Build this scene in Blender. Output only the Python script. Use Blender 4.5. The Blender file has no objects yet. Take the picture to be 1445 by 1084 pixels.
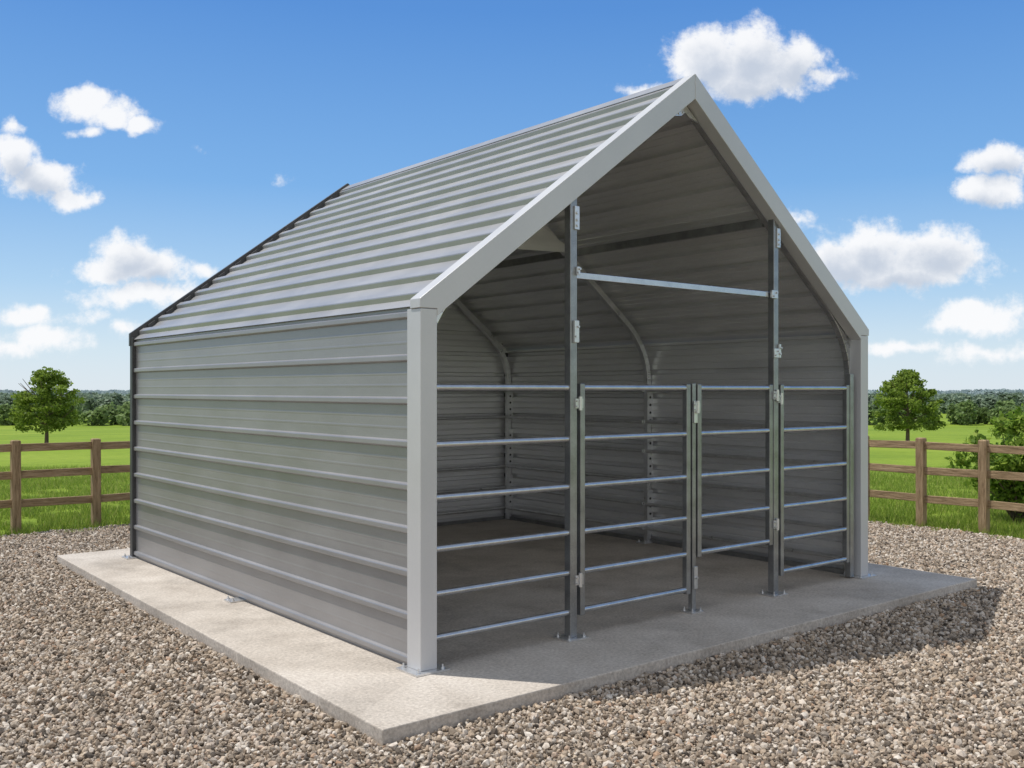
import bpy, bmesh, math, random
import numpy as np
from mathutils import Vector, Matrix
random.seed(7); rng=np.random.default_rng(7)
scene=bpy.context.scene; COL=scene.collection
R=math.radians
F=1386.0
# ---------------------------------------------------------------- materials
def mat(name):
    m=bpy.data.materials.new(name); m.use_nodes=True
    nt=m.node_tree; b=nt.nodes['Principled BSDF']; return m,nt,b
def N(nt,t,**k):
    n=nt.nodes.new(t)
    for a,v in k.items(): setattr(n,a,v)
    return n
def ramp(nt,stops,interp='LINEAR'):
    r=N(nt,'ShaderNodeValToRGB'); r.color_ramp.interpolation=interp
    e=r.color_ramp.elements
    while len(e)>1: e.remove(e[-1])
    e[0].position=stops[0][0]; e[0].color=(*stops[0][1],1)
    for p,c in stops[1:]:
        x=e.new(p); x.color=(*c,1)
    return r
def noise(nt,scale,detail=4,rough=.55,coord='Object',sc=(1,1,1)):
    tc=N(nt,'ShaderNodeTexCoord'); mp=N(nt,'ShaderNodeMapping'); mp.inputs['Scale'].default_value=sc
    n=N(nt,'ShaderNodeTexNoise'); n.inputs['Scale'].default_value=scale; n.inputs['Detail'].default_value=detail; n.inputs['Roughness'].default_value=rough
    nt.links.new(tc.outputs[coord],mp.inputs[0]); nt.links.new(mp.outputs[0],n.inputs['Vector'])
    return n
def bump(nt,b,src,strength,dist=.01,prev=None):
    bp=N(nt,'ShaderNodeBump'); bp.inputs['Strength'].default_value=strength; bp.inputs['Distance'].default_value=dist
    nt.links.new(src,bp.inputs['Height'])
    if prev: nt.links.new(prev.outputs[0],bp.inputs['Normal'])
    nt.links.new(bp.outputs[0],b.inputs['Normal']); return bp
def metalmat(name,ca,cb,metallic,rough,scale=3,sc=(1,1,1),fine=60,var=.08,bs=.12):
    m,nt,b=mat(name)
    n=noise(nt,scale,4,.6,sc=sc); r=ramp(nt,[(.3,ca),(.7,cb)]); nt.links.new(n.outputs[0],r.inputs[0])
    n2=noise(nt,fine,2,.6)
    mx=N(nt,'ShaderNodeMix',data_type='RGBA',blend_type='OVERLAY'); mx.inputs[0].default_value=var
    nt.links.new(r.outputs[0],mx.inputs[6]); nt.links.new(n2.outputs[0],mx.inputs[7]); nt.links.new(mx.outputs[2],b.inputs['Base Color'])
    b.inputs['Metallic'].default_value=metallic
    mr=N(nt,'ShaderNodeMapRange'); mr.inputs[3].default_value=rough-.06; mr.inputs[4].default_value=rough+.1
    nt.links.new(n.outputs[0],mr.inputs[0]); nt.links.new(mr.outputs[0],b.inputs['Roughness'])
    n3=noise(nt,2.2,1,.5); bump(nt,b,n3.outputs[0],bs,.02)
    return m
M={}
M['clad']=metalmat('cladding_steel',(.275,.270,.272),(.328,.322,.324),.35,.33,1.3,(1,1,3),90)
M['pale_fill']=metalmat('pale_fill_steel',(.66,.66,.665),(.80,.80,.805),.5,.32,2.2,(.4,.4,2.5),70,.2,.25)  # inner face coloured paler than the cladding to brighten the shaded interior
M['roof']=metalmat('roof_steel',(.325,.323,.326),(.385,.383,.386),.4,.34,1.5,(1,1,1),90)
M['trim']=metalmat('trim_paint',(.50,.50,.503),(.555,.555,.558),.15,.36,1.2,(1,1,1),80,.04)
M['galv']=metalmat('galvanised_rail',(.46,.465,.47),(.60,.605,.61),.85,.22,9,(1,1,1),120,.25)
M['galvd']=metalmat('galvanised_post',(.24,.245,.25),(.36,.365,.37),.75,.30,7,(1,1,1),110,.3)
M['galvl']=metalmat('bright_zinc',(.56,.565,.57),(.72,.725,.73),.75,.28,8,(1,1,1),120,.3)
M['dark']=metalmat('dark_trim',(.05,.05,.052),(.08,.08,.083),.3,.45,3)
m,nt,b=mat('hole_dark'); b.inputs['Base Color'].default_value=(.02,.02,.02,1); M['hole']=m
# concrete
m,nt,b=mat('concrete')
n=noise(nt,1.6,7,.65); r=ramp(nt,[(.25,(.385,.34,.29)),(.5,(.49,.442,.385)),(.75,(.585,.535,.475))]); nt.links.new(n.outputs[0],r.inputs[0])
n2=noise(nt,45,5,.7); mx=N(nt,'ShaderNodeMix',data_type='RGBA',blend_type='OVERLAY'); mx.inputs[0].default_value=.6
r2=ramp(nt,[(.3,(.25,.25,.25)),(.7,(.75,.75,.75))]); nt.links.new(n2.outputs[0],r2.inputs[0])
nt.links.new(r.outputs[0],mx.inputs[6]); nt.links.new(r2.outputs[0],mx.inputs[7])
v=N(nt,'ShaderNodeTexVoronoi'); v.inputs['Scale'].default_value=70; tc=N(nt,'ShaderNodeTexCoord'); nt.links.new(tc.outputs['Object'],v.inputs['Vector'])
r3=ramp(nt,[(.0,(.45,.45,.45)),(.12,(1,1,1))]); nt.links.new(v.outputs[0],r3.inputs[0])
mx2=N(nt,'ShaderNodeMix',data_type='RGBA',blend_type='MULTIPLY'); mx2.inputs[0].default_value=.35
nt.links.new(mx.outputs[2],mx2.inputs[6]); nt.links.new(r3.outputs[0],mx2.inputs[7])
n4=noise(nt,1.1,6,.7); r4=ramp(nt,[(.36,(.70,.69,.68)),(.5,(.93,.92,.91)),(.62,(1,1,1))]); nt.links.new(n4.outputs[0],r4.inputs[0])
mx3=N(nt,'ShaderNodeMix',data_type='RGBA',blend_type='MULTIPLY'); mx3.inputs[0].default_value=.85
nt.links.new(mx2.outputs[2],mx3.inputs[6]); nt.links.new(r4.outputs[0],mx3.inputs[7]); nt.links.new(mx3.outputs[2],b.inputs['Base Color'])
b.inputs['Roughness'].default_value=.88; bump(nt,b,n2.outputs[0],.6,.007); M['conc']=m
STONE=[(0,(.07,.056,.044)),(.13,(.18,.142,.105)),(.28,(.34,.262,.187)),(.43,(.255,.218,.178)),(.58,(.45,.358,.263)),(.73,(.465,.40,.33)),(.88,(.60,.54,.465)),(1,(.35,.225,.14))]
m,nt,b=mat('gravel_stone')
g=N(nt,'ShaderNodeNewGeometry'); r=ramp(nt,STONE); nt.links.new(g.outputs['Random Per Island'],r.inputs[0])
n=noise(nt,55,3,.7); r2=ramp(nt,[(.3,(.3,.3,.3)),(.7,(.7,.7,.7))]); nt.links.new(n.outputs[0],r2.inputs[0])
mx=N(nt,'ShaderNodeMix',data_type='RGBA',blend_type='OVERLAY'); mx.inputs[0].default_value=.6
nt.links.new(r.outputs[0],mx.inputs[6]); nt.links.new(r2.outputs[0],mx.inputs[7]); nt.links.new(mx.outputs[2],b.inputs['Base Color'])
b.inputs['Roughness'].default_value=.85; bump(nt,b,n.outputs[0],.4,.004); M['stone']=m
m,nt,b=mat('gravel_bed')
v=N(nt,'ShaderNodeTexVoronoi'); v.inputs['Scale'].default_value=32; tc=N(nt,'ShaderNodeTexCoord'); nt.links.new(tc.outputs['Object'],v.inputs['Vector'])
sp=N(nt,'ShaderNodeSeparateColor'); nt.links.new(v.outputs['Color'],sp.inputs[0])
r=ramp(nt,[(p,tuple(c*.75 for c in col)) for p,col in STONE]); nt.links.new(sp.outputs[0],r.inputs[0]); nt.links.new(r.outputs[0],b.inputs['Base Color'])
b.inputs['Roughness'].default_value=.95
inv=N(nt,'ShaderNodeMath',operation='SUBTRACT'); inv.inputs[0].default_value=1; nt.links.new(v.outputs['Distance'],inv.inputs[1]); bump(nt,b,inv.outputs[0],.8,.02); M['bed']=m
# field
m,nt,b=mat('field_grass')
n=noise(nt,.06,4,.6,sc=(1,1,1)); n2=noise(nt,1.8,5,.75); n3=noise(nt,22,3,.8)
r=ramp(nt,[(.3,(.13,.20,.028)),(.55,(.19,.265,.036)),(.75,(.25,.31,.055))]); nt.links.new(n.outputs[0],r.inputs[0])
r2=ramp(nt,[(.3,(.33,.35,.28)),(.7,(.72,.7,.62))]); nt.links.new(n2.outputs[0],r2.inputs[0])
mx=N(nt,'ShaderNodeMix',data_type='RGBA',blend_type='OVERLAY'); mx.inputs[0].default_value=.6
nt.links.new(r.outputs[0],mx.inputs[6]); nt.links.new(r2.outputs[0],mx.inputs[7])
mx2=N(nt,'ShaderNodeMix',data_type='RGBA',blend_type='OVERLAY'); mx2.inputs[0].default_value=.6
nt.links.new(mx.outputs[2],mx2.inputs[6]); nt.links.new(n3.outputs[0],mx2.inputs[7]); nt.links.new(mx2.outputs[2],b.inputs['Base Color'])
b.inputs['Roughness'].default_value=1; b.inputs['Specular IOR Level'].default_value=.1; bump(nt,b,n3.outputs[0],.4,.05); M['field']=m
def leafmat(name,cols,trans=.35):
    m,nt,b=mat(name)
    g=N(nt,'ShaderNodeNewGeometry'); r=ramp(nt,cols); nt.links.new(g.outputs['Random Per Island'],r.inputs[0])
    nt.links.new(r.outputs[0],b.inputs['Base Color']); b.inputs['Roughness'].default_value=.6; b.inputs['Specular IOR Level'].default_value=.25
    if trans:
        tr=N(nt,'ShaderNodeBsdfTranslucent'); nt.links.new(r.outputs[0],tr.inputs[0])
        ms=N(nt,'ShaderNodeMixShader'); ms.inputs[0].default_value=trans
        nt.links.new(b.outputs[0],ms.inputs[1]); nt.links.new(tr.outputs[0],ms.inputs[2]); nt.links.new(ms.outputs[0],nt.nodes['Material Output'].inputs[0])
    return m
M['blade']=leafmat('grass_blade',[(0,(.12,.19,.025)),(.5,(.22,.32,.04)),(.85,(.33,.40,.07)),(1,(.46,.42,.16))])
M['leaf']=leafmat('tree_leaf',[(0,(.12,.19,.03)),(.5,(.195,.28,.04)),(1,(.29,.38,.065))],.45)
M['bleaf']=leafmat('bush_leaf',[(0,(.12,.21,.03)),(.5,(.23,.35,.045)),(1,(.38,.48,.09))],.5)
M['wood_a']=leafmat('wood_leaf_near',[(0,(.16,.24,.09)),(.5,(.20,.285,.10)),(1,(.25,.33,.125))],.4)  # distance haze mixed into the wood leaf colours, paler and bluer further off
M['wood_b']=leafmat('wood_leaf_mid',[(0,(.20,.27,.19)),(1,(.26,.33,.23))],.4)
M['wood_c']=leafmat('wood_leaf_far',[(0,(.33,.41,.41)),(1,(.39,.47,.47))],.4)  # strongest haze tint in the leaf colour
m,nt,b=mat('bark'); n=noise(nt,12,4,.7,sc=(1,1,.2)); r=ramp(nt,[(.3,(.08,.055,.04)),(.7,(.2,.15,.11))]); nt.links.new(n.outputs[0],r.inputs[0]); nt.links.new(r.outputs[0],b.inputs['Base Color']); b.inputs['Roughness'].default_value=.95; bump(nt,b,n.outputs[0],.6,.02); M['bark']=m
def woodm(name,sc):
    m,nt,b=mat(name); n=noise(nt,11,8,.78,sc=sc); r=ramp(nt,[(.32,(.095,.06,.03)),(.45,(.25,.17,.09)),(.58,(.37,.26,.15)),(.72,(.52,.39,.25))]); nt.links.new(n.outputs[0],r.inputs[0])
    nt.links.new(r.outputs[0],b.inputs['Base Color']); b.inputs['Roughness'].default_value=.9; bump(nt,b,n.outputs[0],.9,.018); return m
M['wpost']=woodm('weathered_post',(3,3,.3)); M['wrail']=woodm('weathered_rail',(.3,3,3))
# ---------------------------------------------------------------- mesh helper
class MB:
    def __init__(s): s.v=[]; s.f=[]; s.m=[]; s.sm=[]
    def add(s,vs,fs,mi=0,smooth=False):
        o=len(s.v); s.v+= [tuple(x) for x in vs]
        for f in fs: s.f.append(tuple(i+o for i in f)); s.m.append(mi); s.sm.append(smooth)
    def box(s,x0,x1,y0,y1,z0,z1,mi=0):
        s.add([(x0,y0,z0),(x1,y0,z0),(x1,y1,z0),(x0,y1,z0),(x0,y0,z1),(x1,y0,z1),(x1,y1,z1),(x0,y1,z1)],
              [(0,3,2,1),(4,5,6,7),(0,1,5,4),(1,2,6,5),(2,3,7,6),(3,0,4,7)],mi)
    def prism_z(s,poly,z0,z1,mi=0):
        n=len(poly); s.add([(x,y,z0) for x,y in poly]+[(x,y,z1) for x,y in poly],[tuple(range(n))[::-1],tuple(range(n,2*n))]+[(i,(i+1)%n,n+(i+1)%n,n+i) for i in range(n)],mi)
    def tube(s,p0,p1,r0,r1=None,seg=12,mi=0,cap=True):
        r1=r0 if r1 is None else r1
        p0=Vector(p0);p1=Vector(p1);d=(p1-p0).normalized(); a=d.orthogonal().normalized(); b=d.cross(a)
        vs=[];
        for p,r in((p0,r0),(p1,r1)):
            for i in range(seg):
                t=2*math.pi*i/seg; vs.append(p+a*(r*math.cos(t))+b*(r*math.sin(t)))
        s.add(vs,[(i,(i+1)%seg,seg+(i+1)%seg,seg+i) for i in range(seg)],mi,True)
        if cap:
            s.add(vs[:seg],[tuple(range(seg))[::-1]],mi); s.add(vs[seg:],[tuple(range(seg))],mi)
    def prism_y(s,poly,y0,y1,mi=0):   # polygon in (x,z) extruded along y
        n=len(poly); vs=[(x,y0,z) for x,z in poly]+[(x,y1,z) for x,z in poly]
        s.add(vs,[tuple(range(n)),tuple(range(2*n-1,n-1,-1))]+[(i,n+i,n+(i+1)%n,(i+1)%n) for i in range(n)],mi)
    def band_y(s,path,w,y0,y1,mi=0):  # path in (x,z); solid bar, offset w to the right-hand side
        P=[Vector(p) for p in path]; Q=[]
        for i,p in enumerate(P):
            ns=[]
            if i>0: d=(P[i]-P[i-1]).normalized(); ns.append(Vector((d.y,-d.x)))
            if i<len(P)-1: d=(P[i+1]-P[i]).normalized(); ns.append(Vector((d.y,-d.x)))
            n=sum(ns,Vector((0,0))).normalized(); k=1/max(.3,n.dot(ns[0])); Q.append(p+n*w*k)
        for i in range(len(P)-1):
            s.prism_y([P[i],P[i+1],Q[i+1],Q[i]],y0,y1,mi)
    def build(s,name,mats,parent=None,bevel=0,loc=None,rot=None):
        me=bpy.data.meshes.new(name); me.from_pydata(s.v,[],s.f)
        if not isinstance(mats,(list,tuple)): mats=[mats]
        for mm in mats: me.materials.append(mm)
        me.polygons.foreach_set('material_index',s.m); me.polygons.foreach_set('use_smooth',s.sm); me.update()
        bm=bmesh.new(); bm.from_mesh(me); bmesh.ops.recalc_face_normals(bm,faces=bm.faces); bm.to_mesh(me); bm.free()
        o=bpy.data.objects.new(name,me); COL.objects.link(o)
        if parent: o.parent=parent
        if loc is not None: o.location=loc
        if rot is not None: o.rotation_euler=rot
        if bevel:
            bv=o.modifiers.new('b','BEVEL'); bv.width=bevel; bv.segments=2; bv.limit_method='ANGLE'; bv.angle_limit=R(40)
        return o
def tag(o,label=None,cat=None,group=None,kind=None):
    if label:o['label']=label
    if cat:o['category']=cat
    if group:o['group']=group
    if kind:o['kind']=kind
    return o
def empty(name,loc,rz=0):
    o=bpy.data.objects.new(name,None); COL.objects.link(o); o.location=loc; o.rotation_euler=(0,0,rz); o.empty_display_size=.2; return o
def npmesh(name,V,Fc,k,material,parent=None,loc=None,smooth=False):
    me=bpy.data.meshes.new(name); V=np.ascontiguousarray(V.reshape(-1,3),dtype=np.float32); Fc=np.ascontiguousarray(Fc.reshape(-1),dtype=np.int32); nf=len(Fc)//k
    me.vertices.add(len(V)); me.vertices.foreach_set('co',V.ravel()); me.loops.add(len(Fc)); me.loops.foreach_set('vertex_index',Fc)
    me.polygons.add(nf); me.polygons.foreach_set('loop_start',np.arange(nf,dtype=np.int32)*k); me.update(calc_edges=True)
    if not smooth: me.polygons.foreach_set('use_smooth',np.zeros(nf,dtype=bool))
    me.materials.append(material); me.validate()
    o=bpy.data.objects.new(name,me); COL.objects.link(o)
    if parent:o.parent=parent
    if loc is not None:o.location=loc
    return o
# ---------------------------------------------------------------- frame of the shelter
OX,OY,ANG=-.576,6.24,R(39.03)
W,D=5.14,5.575; EZ=2.34; AU=2.62; AZ=4.28
cu,su=math.cos(ANG),math.sin(ANG)
def roofz(u): return EZ+(AZ-EZ)*u/AU if u<=AU else EZ+(AZ-EZ)*(W-u)/(W-AU)
# slab
mb=MB(); mb.prism_z([(-.74,-.74),(5.84,-.74),(5.84,6.2),(-.60,6.2)],-.16,0)
slab=mb.build('concrete_slab',M['conc'],bevel=.008,loc=(OX,OY,0),rot=(0,0,ANG))
tag(slab,'pale rectangular concrete slab under the steel shelter','slab',kind='structure')
GZ=-.085
# ---------------------------------------------------------------- shelter
S=empty('animal_shelter',(OX,OY,0),ANG)
tag(S,'grey corrugated steel animal shelter with steep gable roof and tube gates across its open front','shelter')
def ribprof(L,ribs,bw,tw,h,minor=0.0):
    pts=[(0,0)]
    for i,c in enumerate(ribs):
        if minor and i>0:
            p=ribs[i-1]; g=c-p
            for q in (.36,.64):
                x=p+g*q; pts+= [(x-.012,0),(x-.004,h*minor),(x+.004,h*minor),(x+.012,0)]
        for x,o in ((c-bw/2,0),(c-tw/2-.004,h*.85),(c-tw/2+.003,h),(c+tw/2-.003,h),(c+tw/2+.004,h*.85),(c+bw/2,0)):
            if 0<=x<=L: pts.append((x,o))
    pts.append((L,0)); return pts
WR=[.05+.2795*k for k in range(9)]
FILL_OFF=.005  # gap to the pale inner sheet added to lighten the interior
def side_wall(sign,u0,bw,tw,h,mn):
    prof=ribprof(EZ+.005,WR,bw,tw,h,mn)
    mb=MB(); n=len(prof)
    for du,mi in ((0,0),(-sign*FILL_OFF,1)):
        vs=[]
        for v in (.02,D-.02):
            for z,o in prof: vs.append((u0+du+sign*o,v,max(-.01,z-.01*(z==0))))
        mb.add(vs,[(i,i+1,n+i+1,n+i) for i in range(n-1)],mi)
    return mb.build('side_wall',[M['clad'],M['pale_fill']],S)
side_wall(-1,.020,.054,.032,.025,.03); side_wall(1,W-.04,.062,.044,.046,.14)
# rear wall
rr=[.05+.2795*k for k in range(15)]; prr=ribprof(AZ-.006,rr,.062,.044,.046,.14)
mb=MB()
for dv,mi in ((0,0),(-FILL_OFF,1)):
    vs=[]
    for z,o in prr:
        z2=min(z,AZ-.006)
        if z2<=EZ+.01: a,b_=.02,W-.02
        else:
            a=max(.02,(z2+.004-EZ)*AU/(AZ-EZ)); b_=min(W-.02,W-(z2+.004-EZ)*(W-AU)/(AZ-EZ))
        z3=z2 if z2>0 else -.01
        vs+=[(a,D-.072+dv+o*.8,z3),(b_,D-.072+dv+o*.8,z3)]
    mb.add(vs,[(2*i,2*i+1,2*i+3,2*i+2) for i in range(len(prr)-1)],mi)
mb.build('rear_wall',[M['clad'],M['pale_fill']],S)
# base tracks inside
mb=MB(); mb.box(.05,W-.05,D-.115,D-.08,.001,.045); mb.build('base_track',M['galvd'],S)
mb=MB(); mb.box(W-.082,W-.048,.17,D-.12,.001,.045); mb.build('base_track',M['galvd'],S)
mb=MB(); mb.box(.028,.06,.15,D-.12,.001,.045); mb.build('base_track',M['galvd'],S)
# roof
NR=13
def roof_side(left):
    sl_=(AZ-EZ)/AU if left else (AZ-EZ)/(W-AU)
    if left: p0=Vector((-.004,EZ-.004*sl_)); p1=Vector((AU,AZ))
    else: p0=Vector((W+.004,EZ-.004*sl_)); p1=Vector((AU,AZ))
    d=(p1-p0); L=d.length; d.normalize(); nrm=Vector((-d.y,d.x)) if left else Vector((d.y,-d.x))
    if nrm.y<0:nrm=-nrm
    ribs=[.14+(L-.24)/(NR-1)*i for i in range(NR)]
    pr=ribprof(L,ribs,.094,.056,.037,0) if left else ribprof(L,ribs,.072,.054,.046,.14); n=len(pr); mb=MB()
    for dz,mi in ((0,0),(-FILL_OFF,1)):
        vs=[]
        for v in (.0,D):
            for s_,o in pr:
                p=p0+d*s_+nrm*(o+dz); vs.append((p.x,v,p.y))
        mb.add(vs,[(i,i+1,n+i+1,n+i) for i in range(n-1)],mi)
    return mb.build('roof_panel',[M['roof'],M['pale_fill']],S)
roof_side(True); roof_side(False)
# ridge cap
mb=MB(); sl=(AZ-EZ)/AU; sr=(AZ-EZ)/(W-AU)
mb.prism_y([(AU-.11,AZ-.11*sl+.058),(AU,AZ+.054),(AU+.11,AZ-.11*sr+.066),(AU+.11,AZ-.11*sr+.060),(AU,AZ+.046),(AU-.11,AZ-.11*sl+.052)],.1,D-.024)
mb.build('ridge_cap',M['roof'],S)
# front rake trims
T=.205; up=.056
e0=-.022
mb=MB(); mb.prism_y([(e0,EZ+e0*sl+up),(AU-.0015,AZ+up),(AU-.0015,AZ+up-T),(.112,EZ+.112*sl+up-T),(.112,EZ-.02),(e0,EZ-.02)],-.018,.10); mb.build('rake_trim',M['trim'],S,bevel=.004)
mb=MB(); mb.prism_y([(W-e0,EZ+e0*sr+up),(AU+.0015,AZ+up),(AU+.0015,AZ+up-T),(W-.112,EZ+.112*sr+up-T),(W-.112,EZ-.02),(W-e0,EZ-.02)],-.018,.10); mb.build('rake_trim',M['trim'],S,bevel=.004)
# corner trims
mb=MB(); mb.box(-.014,.112,-.014,.145,.012,EZ-.0225); mb.build('corner_trim',M['trim'],S,bevel=.004)
mb=MB(); mb.box(W-.112,W+.014,-.014,.145,.012,EZ-.0225); mb.build('corner_trim',M['trim'],S,bevel=.004)
for a,c in ((-.02,.05),(W-.05,W+.02)):
    mb=MB(); mb.box(a,c,D-.06,D+.015,.012,EZ+.02); mb.build('rear_corner_trim',M['dark'],S,bevel=.003)
# rear rake: thin dark flange standing proud of the sheeting
for left in (1,0):
    mb=MB(); sg=sl if left else sr
    def U(x): return x if left else W-x
    a_=AU if left else W-AU
    mb.prism_y([(U(-.03),EZ-.03*sg+.085),(U(a_-.001),AZ+.085),(U(a_-.001),AZ-.06),(U(-.03),EZ-.03*sg-.05)],D-.022,D+.022)
    for i in range(NR-1):
        x=.19+(a_-.26)*i/(NR-1); z=EZ+x*sg
        mb.prism_y([(U(x-.035),z-.035*sg+.050),(U(x+.035),z+.035*sg+.050),(U(x+.035),z+.035*sg+.006),(U(x-.035),z-.035*sg+.006)],D-.06,D-.0215)
    mb.build('rear_rake_trim',M['dark'],S)
# bent frames
def archpath(o=.05,drop=.06):
    P=[(o,.01),(o,1.92)]
    c0=Vector((o,1.92)); c2=Vector((.40,roofz(.40)-drop)); c1=Vector((o+.01,2.28))
    for i in range(1,9):
        t=i/8; q=c0*(1-t)**2+c1*2*t*(1-t)+c2*t*t; P.append((q.x,q.y))
    return P+[(AU,AZ-drop)]
pl=archpath()
pr_=[(W-x,z) for x,z in pl[:-1]]
for v0,v1,mm in ((.105,.165,'galv'),(2.755,2.815,'galvl'),(D-.20,D-.14,'galvl')):
    path=pl+pr_[::-1]
    mb=MB(); mb.band_y(path,.065,v0,v1); mb.build('bent_frame',M[mm],S,bevel=.004)
def plate(u,v,hx,hy,zt=.012):
    mb=MB(); mb.box(u-hx,u+hx,v-hy,v+hy,.001,zt)
    for a in (-1,1):
        for c in (-1,1):
            x=u+a*hx*.72; y=v+c*hy*.72; mb.tube((x,y,zt),(x,y,zt+.012),.013,seg=6); mb.tube((x,y,zt+.012),(x,y,zt+.028),.006,seg=8)
    return mb.build('base_plate',M['galvl'],S)
plate(.05,.055,.13,.12); plate(W-.05,.055,.13,.12)
plate(-.005,2.78,.11,.07); plate(W-.1,2.78,.11,.07); plate(-.0,D-.05,.1,.09); plate(W-.0,D-.05,.1,.09)
# perforated brackets inside on right posts
for v in (2.753,D-.202):
    u=W-.083
    for z0,z1 in ((.1,.62),(.75,1.25),(1.38,1.82)):
        mb=MB()
        mb.box(u-.046,u+.046,v-.012,v-.002,z0,z1)
        k=int((z1-z0)/.09)
        for i in range(k):
            z=z0+.06+i*.09; mb.tube((u,v-.0155,z),(u,v-.0118,z),.015,seg=8,mi=1)
        mb.build('perforated_bracket',[M['galvl'],M['hole']],S)
# purlins + inner rails
for u in (1.42,3.76):
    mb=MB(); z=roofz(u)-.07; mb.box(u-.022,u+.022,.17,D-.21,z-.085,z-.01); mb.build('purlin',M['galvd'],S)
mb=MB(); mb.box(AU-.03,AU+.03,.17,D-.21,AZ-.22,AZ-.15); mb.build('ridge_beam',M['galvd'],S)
RZ=[.19,.475,.765,1.098,1.443,1.815]
for z in RZ:
    for v0,v1 in ((.17,2.754),(2.816,D-.203)):
        mb=MB(); mb.tube((W-.125,v0,z-.02),(W-.125,v1,z-.02),.021,seg=12); mb.build('wall_rail',M['galvl'],S)
    mb=MB(); mb.tube((.12,D-.172,z-.02),(W-.12,D-.172,z-.02),.021,seg=12); mb.build('wall_rail',M['galvl'],S)
# brace plate on middle frame
mb=MB(); mb.prism_y([(3.0,3.27),(3.36,3.55),(3.86,3.30)],2.73,2.737); mb.build('brace_plate',M['pale_fill'],S)
# apex gusset
mb=MB(); mb.prism_y([(AU-.16,AZ-.29),(AU,AZ-.17),(AU+.16,AZ-.29),(AU+.05,AZ-.27),(AU,AZ-.235),(AU-.05,AZ-.27)],.085,.104)
for x in(-.08,-.03,.03,.08): mb.tube((AU+x,.085,AZ-.23-abs(x)*.35),(AU+x,.078,AZ-.23-abs(x)*.35),.009,seg=6)
mb.build('gusset_plate',M['galvl'],S)
# tall posts
PA,PB,PM=1.334,3.743,2.665
for u in (PA,PB):
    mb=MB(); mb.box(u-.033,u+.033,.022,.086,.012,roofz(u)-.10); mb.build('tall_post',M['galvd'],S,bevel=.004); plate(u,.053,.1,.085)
    mb=MB(); zt=roofz(u)-.20
    mb.box(u,u+.045,.008,.021,zt-.17,zt); 
    for z in (zt-.14,zt-.1,zt-.05): mb.tube((u+.022,.008,z),(u+.022,-.002,z),.011,seg=6)
    mb.build('head_bracket',M['galvl'],S,bevel=.002)
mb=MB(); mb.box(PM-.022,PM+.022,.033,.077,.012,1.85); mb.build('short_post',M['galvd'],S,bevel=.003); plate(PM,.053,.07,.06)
mb=MB(); mb.box(PA+.034,PB-.034,.033,.073,2.608,2.654); mb.build('cross_beam',M['galv'],S,bevel=.003)
def clamp(u,z,w=.06,h=.07):
    mb=MB(); mb.box(u-w/2,u+w/2,.0,.02,z-h/2,z+h/2)
    for s in(-1,1):
        mb.tube((u+s*w*.25,.0,z+s*h*.22),(u+s*w*.25,-.012,z+s*h*.22),.009,seg=6)
    return mb
clamp(PB-.045,2.632,.085,.07).build('beam_bracket',M['galvl'],S,bevel=.002)
clamp(PA+.03,2.66,.03,.06).build('beam_bracket',M['galvl'],S,bevel=.002)
for u,z,w,h in ((PA+.012,2.22,.045,.16),(PB-.02,2.12,.07,.08),(PB+.03,2.14,.025,.12)):
    clamp(u,z,w,h).build('post_bracket',M['galvl'],S,bevel=.002)
# gates and rail panels
def gate(name,u0,u1,zs,stl,str_,hinges,label):
    e=empty(name,(0,0,0)); e.parent=S; e['label']=label
    for z in zs:
        mb=MB(); mb.tube((u0,.053,z),(u1,.053,z),.023,seg=16); mb.build('rail',M['galv'],e)
    zl,zh=zs[0]-.035,zs[-1]+.03
    for on,u in ((stl,u0),(str_,u1)):
        if on:
            mb=MB(); mb.box(u-.0235,u+.0235,.028,.078,zl,zh); mb.build('stile',M['galvd'],e,bevel=.005)
    for u,z,s in hinges:
        mb=MB(); mb.tube((u,.010,z-.05),(u,.010,z+.05),.015,seg=10); mb.box(u-.045,u+.03,.012,.0265,z-.035,z+.035)
        for q in(-.02,.02): mb.tube((u-.033,.012,z+q),(u-.033,.0,z+q),.008,seg=6)
        mb.build('hinge' if s else 'latch',M['galvl'],e)
    return e
gate('rail_panel',.112,PA-.034,RZ,0,0,[],'fixed rail panel left of the first tall post')
gate('gate',PA+.095,PM-.07,RZ,1,1,[(PA+.055,1.70,1),(PA+.055,.42,1)],'wide left gate with six rails')
gate('gate',PM+.065,PB-.06,RZ[1:],1,1,[(PM+.02,1.66,0),(PB-.0,1.75,1),(PB+.0,.62,1)],'narrower right gate with five rails')
gate('rail_panel',PB+.1,W-.26,RZ,1,1,[(PB+.06,1.72,0)],'fixed rail panel beside the right corner')
mb=MB(); mb.box(W-.235,W-.175,.022,.082,.012,1.95); mb.build('side_post',M['galvd'],S,bevel=.003)
for z in(.28,1.62):
    mb=MB(); mb.box(PM-.012,PM+.03,.02,.032,z-.09,z+.09); mb.tube((PM+.01,.02,z),(PM+.01,.006,z),.012,seg=8); mb.build('latch_plate',M['galvl'],S,bevel=.002)
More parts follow.
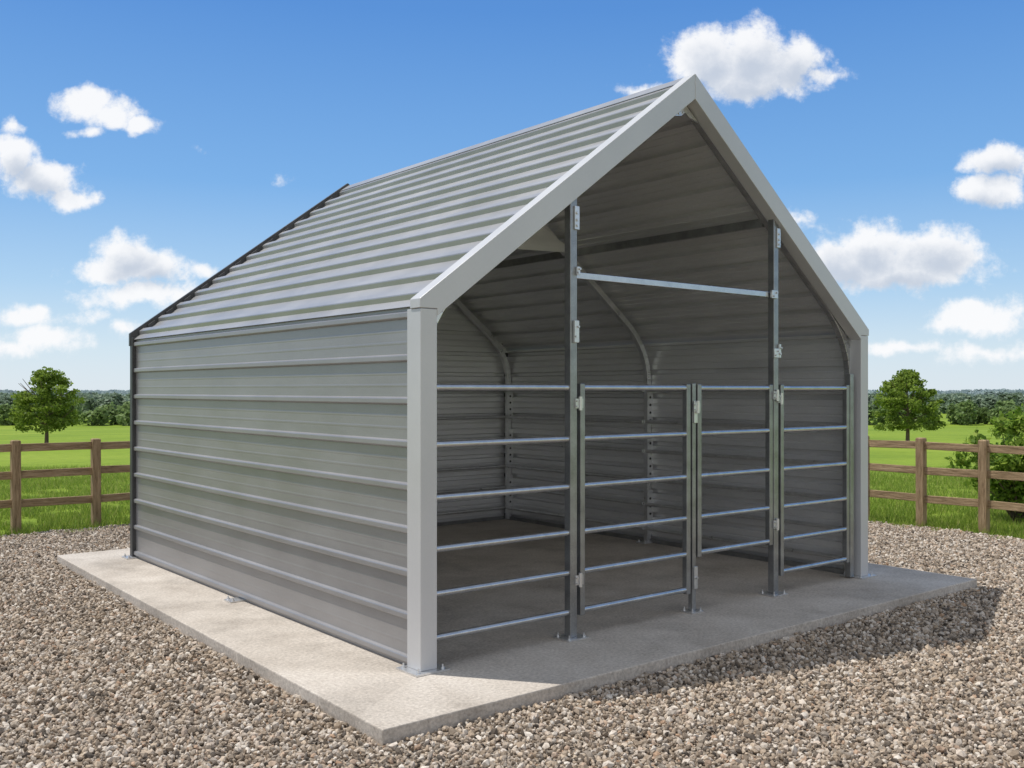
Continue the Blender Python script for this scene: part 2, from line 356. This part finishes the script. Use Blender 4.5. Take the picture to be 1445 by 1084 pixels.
# ---------------------------------------------------------------- terrain
def tz(x,y):
    r=math.hypot(x,y)
    if r<15: return -.11
    if r<300: z=-.11-.031*(r-15)*min(1,(r-15)/20+.25)
    else:
        z0=-.11-.031*285; z=z0+ (min(r,900)-300)/600*3.0
    return z+ .06*math.sin(x*.13+1)*math.cos(y*.11)*min(1,(r-15)/30)
mb=MB(); rad=[0,4,8,12,15,18,22,27,33,40,50,62,78,100,130,170,220,270,300,340,400,500,650,900,1400,2500,4500]; na=144
vs=[(0,0,-.11)]
for r_ in rad[1:]:
    for a in range(na):
        t=2*math.pi*a/na; x,y=r_*math.cos(t),r_*math.sin(t); vs.append((x,y,tz(x,y)))
fs=[(0,1+a,1+(a+1)%na) for a in range(na)]
for k in range(len(rad)-2):
    for a in range(na): fs.append((1+k*na+a,1+(k+1)*na+a,1+(k+1)*na+(a+1)%na,1+k*na+(a+1)%na))
mb.add(vs,fs,0,True); tag(mb.build('field',M['field']),'wide green grass field sloping away behind the fences','field',kind='structure')
# gravel yard polygon
FL0=Vector((-6.58,13.03)); FLd=(Vector((-5.8,13.7))-FL0); FLs=FLd.length; FLd.normalize()
FR0=Vector((6.24,12.98)); FRd=(Vector((5.69,13.65))-FR0); FRs=FRd.length; FRd.normalize()
def edge(a,b,n):
    out=[]
    for i in range(n):
        p=a+(b-a)*(i/n); q=(b-a).normalized(); nn=Vector((-q.y,q.x)); out.append(p+nn*random.uniform(-.09,.09))
    return out
poly=edge(Vector((11.9,5.7)),Vector((.94,19.0)),60)+edge(Vector((.94,19.0)),Vector((-14,6.25)),60)+[Vector((-14,-7)),Vector((11.9,-7))]
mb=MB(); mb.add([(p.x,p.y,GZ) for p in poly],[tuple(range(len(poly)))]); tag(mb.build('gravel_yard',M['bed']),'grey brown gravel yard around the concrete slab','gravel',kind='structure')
PX=np.array([p.x for p in poly]); PY=np.array([p.y for p in poly])
def inpoly(x,y):
    ins=np.zeros(len(x),bool); n=len(PX); j=n-1
    for i in range(n):
        c=((PY[i]>y)!=(PY[j]>y))
        xi=(PX[j]-PX[i])*(y-PY[i])/(PY[j]-PY[i]+1e-12)+PX[i]
        ins^= c&(x<xi); j=i
    return ins
# stones
sp_=.027
gx,gy=np.meshgrid(np.arange(-9,9,sp_),np.arange(4.0,15.2,sp_)); x=gx.ravel()+rng.uniform(-.015,.015,gx.size); y=gy.ravel()+rng.uniform(-.015,.015,gx.size)
k=(np.abs(x)<y*.56+.6)&inpoly(x,y)
u=(x-OX)*cu+(y-OY)*su; v=-(x-OX)*su+(y-OY)*cu
k&=~((u>-.752+.14*np.clip((v+.74)/6.94,0,1))&(u<5.852)&(v>-.752)&(v<6.212))
k&=~((v>2.6)&(u>2.0)&(v<6.9)&(u<5.0))
x=x[k];y=y[k]; n=len(x); print('stones',n)
bmi=bmesh.new(); bmesh.ops.create_icosphere(bmi,subdivisions=1,radius=1); iv=np.array([w.co[:] for w in bmi.verts]); ifc=np.array([[w.index for w in f.verts] for f in bmi.faces]); bmi.free()
def rotm(n):
    q=rng.normal(size=(n,4)); q/=np.linalg.norm(q,axis=1)[:,None]; a,b,c,d=q.T
    return np.stack([np.stack([1-2*(c*c+d*d),2*(b*c-a*d),2*(b*d+a*c)],-1),np.stack([2*(b*c+a*d),1-2*(b*b+d*d),2*(c*d-a*b)],-1),np.stack([2*(b*d-a*c),2*(c*d+a*b),1-2*(b*b+c*c)],-1)],1)
rad_=.0085+.0125*rng.random(n)**1.7+ (rng.random(n)<.07)*.008
sc=np.stack([rng.uniform(.9,1.45,n),rng.uniform(.7,1.05,n),rng.uniform(.5,.85,n)],-1)*rad_[:,None]
V=iv[None]*(1+rng.uniform(-.28,.28,(n,len(iv),1)))*sc[:,None,:]
V=np.einsum('nij,nkj->nki',rotm(n),V); V+=np.stack([x,y,GZ+rad_*.35+rng.uniform(0,.009,n)],-1)[:,None,:]
Fc=ifc[None]+ (np.arange(n)*len(iv))[:,None,None]
tag(npmesh('gravel_stones',V,Fc,3,M['stone']),'loose grey and brown crushed stones covering the yard','gravel',kind='stuff')
# grass blades near fences
def blades(name,x,y,h0,h1,w,mt,label):
    n=len(x); a=rng.uniform(0,2*math.pi,n); h=rng.uniform(h0,h1,n); dx=np.cos(a);dy=np.sin(a); lean=rng.normal(0,.35,(n,2))*h[:,None]
    z=np.array([tz(i,j) for i,j in zip(x,y)])-.01
    p0=np.stack([x-dx*w,y-dy*w,z],-1); p1=np.stack([x+dx*w,y+dy*w,z],-1); p2=np.stack([x+lean[:,0],y+lean[:,1],z+h],-1)
    V=np.stack([p0,p1,p2],1); return tag(npmesh(name,V,np.arange(3*n),3,mt),label,'grass',kind='stuff')
n_=300000; y=11.5+20*rng.random(n_)**1.5; x=rng.uniform(-.62,.62,n_)*y
side=(x/y<-.36)|(x/y>.34); clump=np.sin(x*3.1+np.sin(y*2.3)*2)*np.cos(y*2.7+x)>-.55
k=side&(~inpoly(x,y-.0))&clump; 
tuft=side&inpoly(x,y)&(~inpoly(x,y+.42))&(np.sin(x*9+3*np.sin(y*5))>.35)
k|=tuft; x=x[k];y=y[k]; print('blades',len(x))
blades('grass',x,y,.04,.15,.006+.0*x,M['blade'],'bright green grass growing at the foot of the wooden fences')
# ---------------------------------------------------------------- fences
def fence(name,P0,d,step,i0,i1,label):
    ang=math.atan2(d.y,d.x); e=empty(name,(P0.x,P0.y,-.1),ang); tag(e,label,'fence')
    for i in range(i0,i1+1):
        mb=MB(); x0=i*step; t=random.uniform(-.008,.008); h=1.215+random.uniform(-.01,.01); w=.055
        mb.add([(x0-w,-w,-.1),(x0+w,-w,-.1),(x0+w,w,-.1),(x0-w,w,-.1),(x0-w+t,-w,h),(x0+w+t,-w,h),(x0+w+t,w,h),(x0-w+t,w,h),(x0-w*.8+t,-w*.8,h+.012),(x0+w*.8+t,-w*.8,h+.012),(x0+w*.8+t,w*.8,h+.012),(x0-w*.8+t,w*.8,h+.012)],
          [(0,1,5,4),(1,2,6,5),(2,3,7,6),(3,0,4,7),(4,5,9,8),(5,6,10,9),(6,7,11,10),(7,4,8,11),(8,9,10,11)])
        mb.build('post',M['wpost'],e,bevel=.006)
    for z in (.385,.775,1.12):
        for i in range(i0-1,i1):
            mb=MB(); a=random.uniform(-.012,.012); b2=random.uniform(-.012,.012); x0=i*step+.002;x1=(i+1)*step-.002; hh=.052
            ys=(-.018,.018)
            mb.add([(x0,ys[0],z-hh+a),(x1,ys[0],z-hh+b2),(x1,ys[1],z-hh+b2),(x0,ys[1],z-hh+a),(x0,ys[0],z+hh+a),(x1,ys[0],z+hh+b2),(x1,ys[1],z+hh+b2),(x0,ys[1],z+hh+a)],
              [(0,3,2,1),(4,5,6,7),(0,1,5,4),(1,2,6,5),(2,3,7,6),(3,0,4,7)])
            mb.build('rail',M['wrail'],e,bevel=.006)
    return e
fence('wooden_fence',FL0,FLd,FLs,-1,4,'brown three rail wooden fence left of the shelter, before the field')
fence('wooden_fence',FR0,FRd,FRs,-1,4,'brown three rail wooden fence right of the shelter, in front of the leafy bush')
# ---------------------------------------------------------------- foliage
def leaves(C,size,upb=.5,asp=1.6):
    n=len(C); nr=rng.normal(size=(n,3)); nr[:,2]+=upb; nr/=np.linalg.norm(nr,axis=1)[:,None]
    a=np.cross(nr,rng.normal(size=(n,3))); a/=np.linalg.norm(a,axis=1)[:,None]; b=np.cross(nr,a)
    s=size*rng.uniform(.6,1.25,n)[:,None]
    V=np.stack([C-a*s*asp*.5,C-b*s*.5,C+a*s*asp*.5,C+b*s*.5],1); return V
def ball(n,c,r,shell=.5):
    d=rng.normal(size=(n,3)); d/=np.linalg.norm(d,axis=1)[:,None]; q=(shell+(1-shell)*rng.random(n))[:,None]; return np.array(c)+d*q*np.array(r)
def tree(px,d,hgt,wid,label,seed):
    random.seed(seed); x=(px-722)/F*d; z=tz(x,d); e=empty('tree',(x,d,z-.05)); tag(e,label,'tree')
    mb=MB(); tips=[]
    th=hgt*.3; mb.tube((0,0,0),(.03,0,th),.13,.09,10)
    mb.tube((.03,0,th),(0,.03,hgt*.72),.09,.035,8)
    mb.tube((0,0,-.02),(0,0,.15),.18,.13,10)
    for i in range(15):
        a=i*2.4+random.random(); z0=hgt*random.uniform(.27,.6); r_=wid*.5*random.uniform(.5,.85); z1=z0+hgt*random.uniform(.1,.3)
        m_=(math.cos(a)*r_*.5,math.sin(a)*r_*.5,z0+(z1-z0)*.35); t_=(math.cos(a)*r_,math.sin(a)*r_,z1)
        mb.tube((0,0,z0),m_,.045,.03,6); mb.tube(m_,t_,.03,.012,6); tips.append(t_)
    mb.build('trunk',M['bark'],e)
    C=[]
    for i in range(150):
        a=random.uniform(0,6.283); zz=random.random()**1.05; env=math.sin(math.pi*min(1,(zz*.78+.22))**.85)**.55
        r_=wid*.5*env*math.sqrt(random.random())*.93; c=(math.cos(a)*r_,math.sin(a)*r_,hgt*(.255+.70*zz)); q=wid*random.uniform(.04,.105)
        C.append(ball(int(75*(q/.4)**1.2)+30,c,(q*1.2,q*1.2,q*.7),.3))
    C=np.concatenate(C); npmesh('crown',leaves(C,.115),np.arange(4*len(C)),4,M['leaf'],e)
tree(65,57,4.8,4.2,'round crowned green tree in the field left of the shelter',3)
tree(1280,58,4.75,4.15,'leafy green tree in the field right of the shelter',11)
# bush
def bush(x,y,h,w,label):
    e=empty('bush',(x,y,-.13)); tag(e,label,'bush'); mb=MB(); C=[]
    for i in range(46):
        a=i*2.4; r_=w*random.uniform(.15,.85); t_=(math.cos(a)*r_,math.sin(a)*r_*.8,h*random.uniform(.35,.93)*(1-.38*(r_/w)**2)); m_=(t_[0]*.45,t_[1]*.45,t_[2]*.55)
        mb.tube((t_[0]*.1,t_[1]*.1,0),m_,.012,.009,5); mb.tube(m_,t_,.009,.004,5)
        C.append(ball(100,t_,(.19,.19,.17),.1)); C.append(ball(50,m_,(.2,.2,.22),.1))
        C.append(np.array([[t_[0]+random.gauss(0,.02),t_[1]+random.gauss(0,.02),t_[2]+j*.02] for j in range(12)]))
    mb.build('stems',M['bark'],e); C=np.concatenate(C); npmesh('foliage',leaves(C,.055,.6,1.9),np.arange(4*len(C)),4,M['bleaf'],e)
bush(7.4,14.3,1.66,1.02,'dense green leafy bush behind the right wooden fence')
# far woods
def wood(name,dist,spread,n,hh,wd,leaf,mt,label,per=240):
    C=[]
    for i in range(n):
        t=random.uniform(-.66,.66)
        if -.33<t<.30 and random.random()<.75: continue
        d=dist+random.uniform(0,spread); x=t*d
        h=random.uniform(*hh); w=wd*random.uniform(.7,1.25); z=tz(x,d)
        C.append(ball(per,(x,d,z+h*.5),(w,w,h*.52),.7))
        for q in range(4):
            C.append(ball(per//6,(x+random.uniform(-w,w)*.6,d+random.uniform(-w,w)*.6,z+h*random.uniform(.6,.95)),(w*.4,w*.4,h*.13),.3))
    C=np.concatenate(C); tag(npmesh(name,leaves(C,leaf,1.2,1.3),np.arange(4*len(C)),4,mt),label,'woodland',kind='stuff')
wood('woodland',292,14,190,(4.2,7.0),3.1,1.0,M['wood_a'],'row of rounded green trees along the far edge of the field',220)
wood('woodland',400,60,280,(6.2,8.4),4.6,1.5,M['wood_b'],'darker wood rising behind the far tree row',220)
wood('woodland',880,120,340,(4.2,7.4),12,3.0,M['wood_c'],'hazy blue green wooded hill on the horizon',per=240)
# ---------------------------------------------------------------- world
wd=bpy.data.worlds.new("World"); scene.world=wd; wd.use_nodes=True; nt=wd.node_tree; nt.nodes.clear()
travel=Vector((.968,-.248)); ELEV=R(64)
sky=N(nt,'ShaderNodeTexSky',sky_type='NISHITA'); sky.sun_disc=False; sky.sun_elevation=ELEV; sky.sun_rotation=math.atan2(-travel.x,-travel.y); sky.altitude=100; sky.air_density=1.0; sky.dust_density=.6; sky.ozone_density=1.5
CL=[ # px,py,rx,ry,w
(1000,86,56,44,1),(1065,84,66,46,1),(1120,92,50,38,1),(1060,112,95,30,1),(1160,104,36,15,.62),(905,124,42,12,.62),(800,173,16,9,.6),
(1190,366,58,38,1),(1235,354,60,38,1),(1320,358,76,36,1),(1265,382,120,25,1),(1112,312,24,13,.6),
(1408,230,52,25,.95),(1398,272,52,20,.95),
(1385,446,82,26,.9),(1330,452,40,15,.75),(1268,488,60,13,.64),(1390,500,80,15,.58),
(118,146,40,20,.85),(155,162,46,21,.85),(198,180,28,13,.8),(125,184,26,11,.55),
(20,228,48,32,1),(55,252,54,29,1),(100,280,38,16,.8),(12,178,20,16,.62),(280,210,16,7,.33),
(175,362,48,30,.95),(205,378,64,26,.95),(160,384,58,20,.9),(205,420,92,22,.78),(285,382,24,13,.6),
(35,448,58,18,.8),(60,482,65,18,.74),(130,452,30,12,.56),(178,466,36,11,.6),(20,492,50,14,.6),(403,245,16,8,.36)]
def gm(nt_,op,a,b=None,c=None):
    n=N(nt_,'ShaderNodeMath',operation=op)
    for i,q in enumerate((a,b,c)):
        if q is None: continue
        if isinstance(q,(int,float)): n.inputs[i].default_value=q
        else: nt_.links.new(q,n.inputs[i])
    return n.outputs[0]
tc=N(nt,'ShaderNodeTexCoord'); sx=N(nt,'ShaderNodeSeparateXYZ'); nt.links.new(tc.outputs['Generated'],sx.inputs[0])
yy=gm(nt,'MAXIMUM',sx.outputs[1],.05); Uu=gm(nt,'DIVIDE',sx.outputs[0],yy); Vv=gm(nt,'DIVIDE',sx.outputs[2],yy)
cb=N(nt,'ShaderNodeCombineXYZ'); nt.links.new(Uu,cb.inputs[0]); nt.links.new(Vv,cb.inputs[1]); P=cb.outputs[0]
nz=N(nt,'ShaderNodeTexNoise'); nz.inputs['Scale'].default_value=18; nz.inputs['Detail'].default_value=4; nt.links.new(P,nz.inputs['Vector'])
s1=N(nt,'ShaderNodeVectorMath',operation='SUBTRACT'); nt.links.new(nz.outputs['Color'],s1.inputs[0]); s1.inputs[1].default_value=(.5,.5,.5)
s2=N(nt,'ShaderNodeVectorMath',operation='MULTIPLY_ADD'); nt.links.new(s1.outputs[0],s2.inputs[0]); s2.inputs[1].default_value=(.055,.035,0); nt.links.new(P,s2.inputs[2])
def field(lst,dx=0,dy=0):
    acc=None
    for px,py,rx,ry,w in lst:
        m_=N(nt,'ShaderNodeVectorMath',operation='MULTIPLY_ADD'); nt.links.new(s2.outputs[0],m_.inputs[0])
        ax,ay=F/(rx*1.22),F/(ry*1.27); m_.inputs[1].default_value=(ax,ay,0); m_.inputs[2].default_value=(-((px-722+dx)/F)*ax,-((550-py+dy)/F)*ay,0)
        l=N(nt,'ShaderNodeVectorMath',operation='LENGTH'); nt.links.new(m_.outputs[0],l.inputs[0])
        f=gm(nt,'MULTIPLY_ADD',l.outputs['Value'],-w,w-(1-w)*.12)
        acc=f if acc is None else gm(nt,'MAXIMUM',acc,f)
    return acc
n2=N(nt,'ShaderNodeTexNoise'); n2.inputs['Scale'].default_value=38; n2.inputs['Detail'].default_value=9; n2.inputs['Roughness'].default_value=.66; nt.links.new(P,n2.inputs['Vector'])
nn=gm(nt,'MULTIPLY',gm(nt,'SUBTRACT',n2.outputs[0],.5),1.3)
dd=gm(nt,'ADD',gm(nt,'MAXIMUM',field(CL),-.6),nn)
big=[c for c in CL if c[4]>=.95]
us=gm(nt,'ADD',field(big,6,-18),gm(nt,'MULTIPLY',nn,-.6))
mr=N(nt,'ShaderNodeMapRange',interpolation_type='SMOOTHSTEP'); mr.inputs[1].default_value=-.02; mr.inputs[2].default_value=.5; nt.links.new(dd,mr.inputs[0])
frontm=gm(nt,'GREATER_THAN',sx.outputs[1],.1); dens=gm(nt,'MULTIPLY',gm(nt,'MULTIPLY',mr.outputs[0],frontm),.96)
sh=N(nt,'ShaderNodeMapRange',interpolation_type='SMOOTHSTEP'); sh.inputs[1].default_value=.1; sh.inputs[2].default_value=.95; nt.links.new(us,sh.inputs[0])
cm=N(nt,'ShaderNodeMix',data_type='RGBA'); nt.links.new(sh.outputs[0],cm.inputs[0]); cm.inputs[6].default_value=(.97,.975,.99,1); cm.inputs[7].default_value=(.58,.64,.74,1)
# clear-air haze: pale towards the horizon, deep blue higher up, unseen zenith paled as neutral fill
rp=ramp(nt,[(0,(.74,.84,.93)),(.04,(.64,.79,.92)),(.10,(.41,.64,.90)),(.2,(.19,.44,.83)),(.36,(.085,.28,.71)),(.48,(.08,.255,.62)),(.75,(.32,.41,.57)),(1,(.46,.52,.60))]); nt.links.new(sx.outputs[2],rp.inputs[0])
# unseen bright cloud added behind the viewer to fill the shaded front
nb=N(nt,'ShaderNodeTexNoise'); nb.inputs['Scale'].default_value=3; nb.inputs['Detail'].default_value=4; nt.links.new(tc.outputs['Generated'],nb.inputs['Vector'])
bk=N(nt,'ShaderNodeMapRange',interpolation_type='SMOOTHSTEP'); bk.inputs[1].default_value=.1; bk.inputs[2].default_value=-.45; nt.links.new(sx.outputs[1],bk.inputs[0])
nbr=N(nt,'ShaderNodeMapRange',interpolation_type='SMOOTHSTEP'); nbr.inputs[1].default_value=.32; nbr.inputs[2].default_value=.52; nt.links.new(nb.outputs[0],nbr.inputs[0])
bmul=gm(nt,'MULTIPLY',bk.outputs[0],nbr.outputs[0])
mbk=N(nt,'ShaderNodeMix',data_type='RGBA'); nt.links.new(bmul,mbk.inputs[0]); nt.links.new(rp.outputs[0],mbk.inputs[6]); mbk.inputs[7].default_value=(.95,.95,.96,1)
b1=N(nt,'ShaderNodeBackground'); b1.inputs[1].default_value=.12; nt.links.new(sky.outputs[0],b1.inputs[0])
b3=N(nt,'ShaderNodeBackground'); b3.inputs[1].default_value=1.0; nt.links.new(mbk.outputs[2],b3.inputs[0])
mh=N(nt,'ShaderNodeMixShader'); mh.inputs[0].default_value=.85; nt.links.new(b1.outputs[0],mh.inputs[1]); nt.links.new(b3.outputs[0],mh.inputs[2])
b2=N(nt,'ShaderNodeBackground'); b2.inputs[1].default_value=1.0; nt.links.new(cm.outputs[2],b2.inputs[0])
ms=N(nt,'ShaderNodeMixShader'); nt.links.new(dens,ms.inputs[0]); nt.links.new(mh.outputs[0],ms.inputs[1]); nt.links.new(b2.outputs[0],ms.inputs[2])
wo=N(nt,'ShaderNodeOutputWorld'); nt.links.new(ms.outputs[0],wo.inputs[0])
# sun
ld=bpy.data.lights.new('sun','SUN'); ld.energy=4.1; ld.angle=R(.5); ld.color=(1,.955,.89); lo=bpy.data.objects.new('sun',ld); COL.objects.link(lo)
ce,se=math.cos(ELEV),math.sin(ELEV); t=travel.normalized(); lo.rotation_euler=Vector((t.x*ce,t.y*ce,-se)).to_track_quat('-Z','Y').to_euler(); lo.location=(-5,5,12)
# camera
cd=bpy.data.cameras.new('camera'); cam=bpy.data.objects.new('camera',cd); COL.objects.link(cam); cam.location=(0,0,1.8); cam.rotation_euler=(R(90),0,0)
cd.sensor_width=36; cd.lens=36*F/1445; cd.shift_y=8/1445; cd.clip_start=.05; cd.clip_end=8000; scene.camera=cam
scene.view_settings.view_transform='Standard'; scene.view_settings.look='None'; scene.view_settings.exposure=0
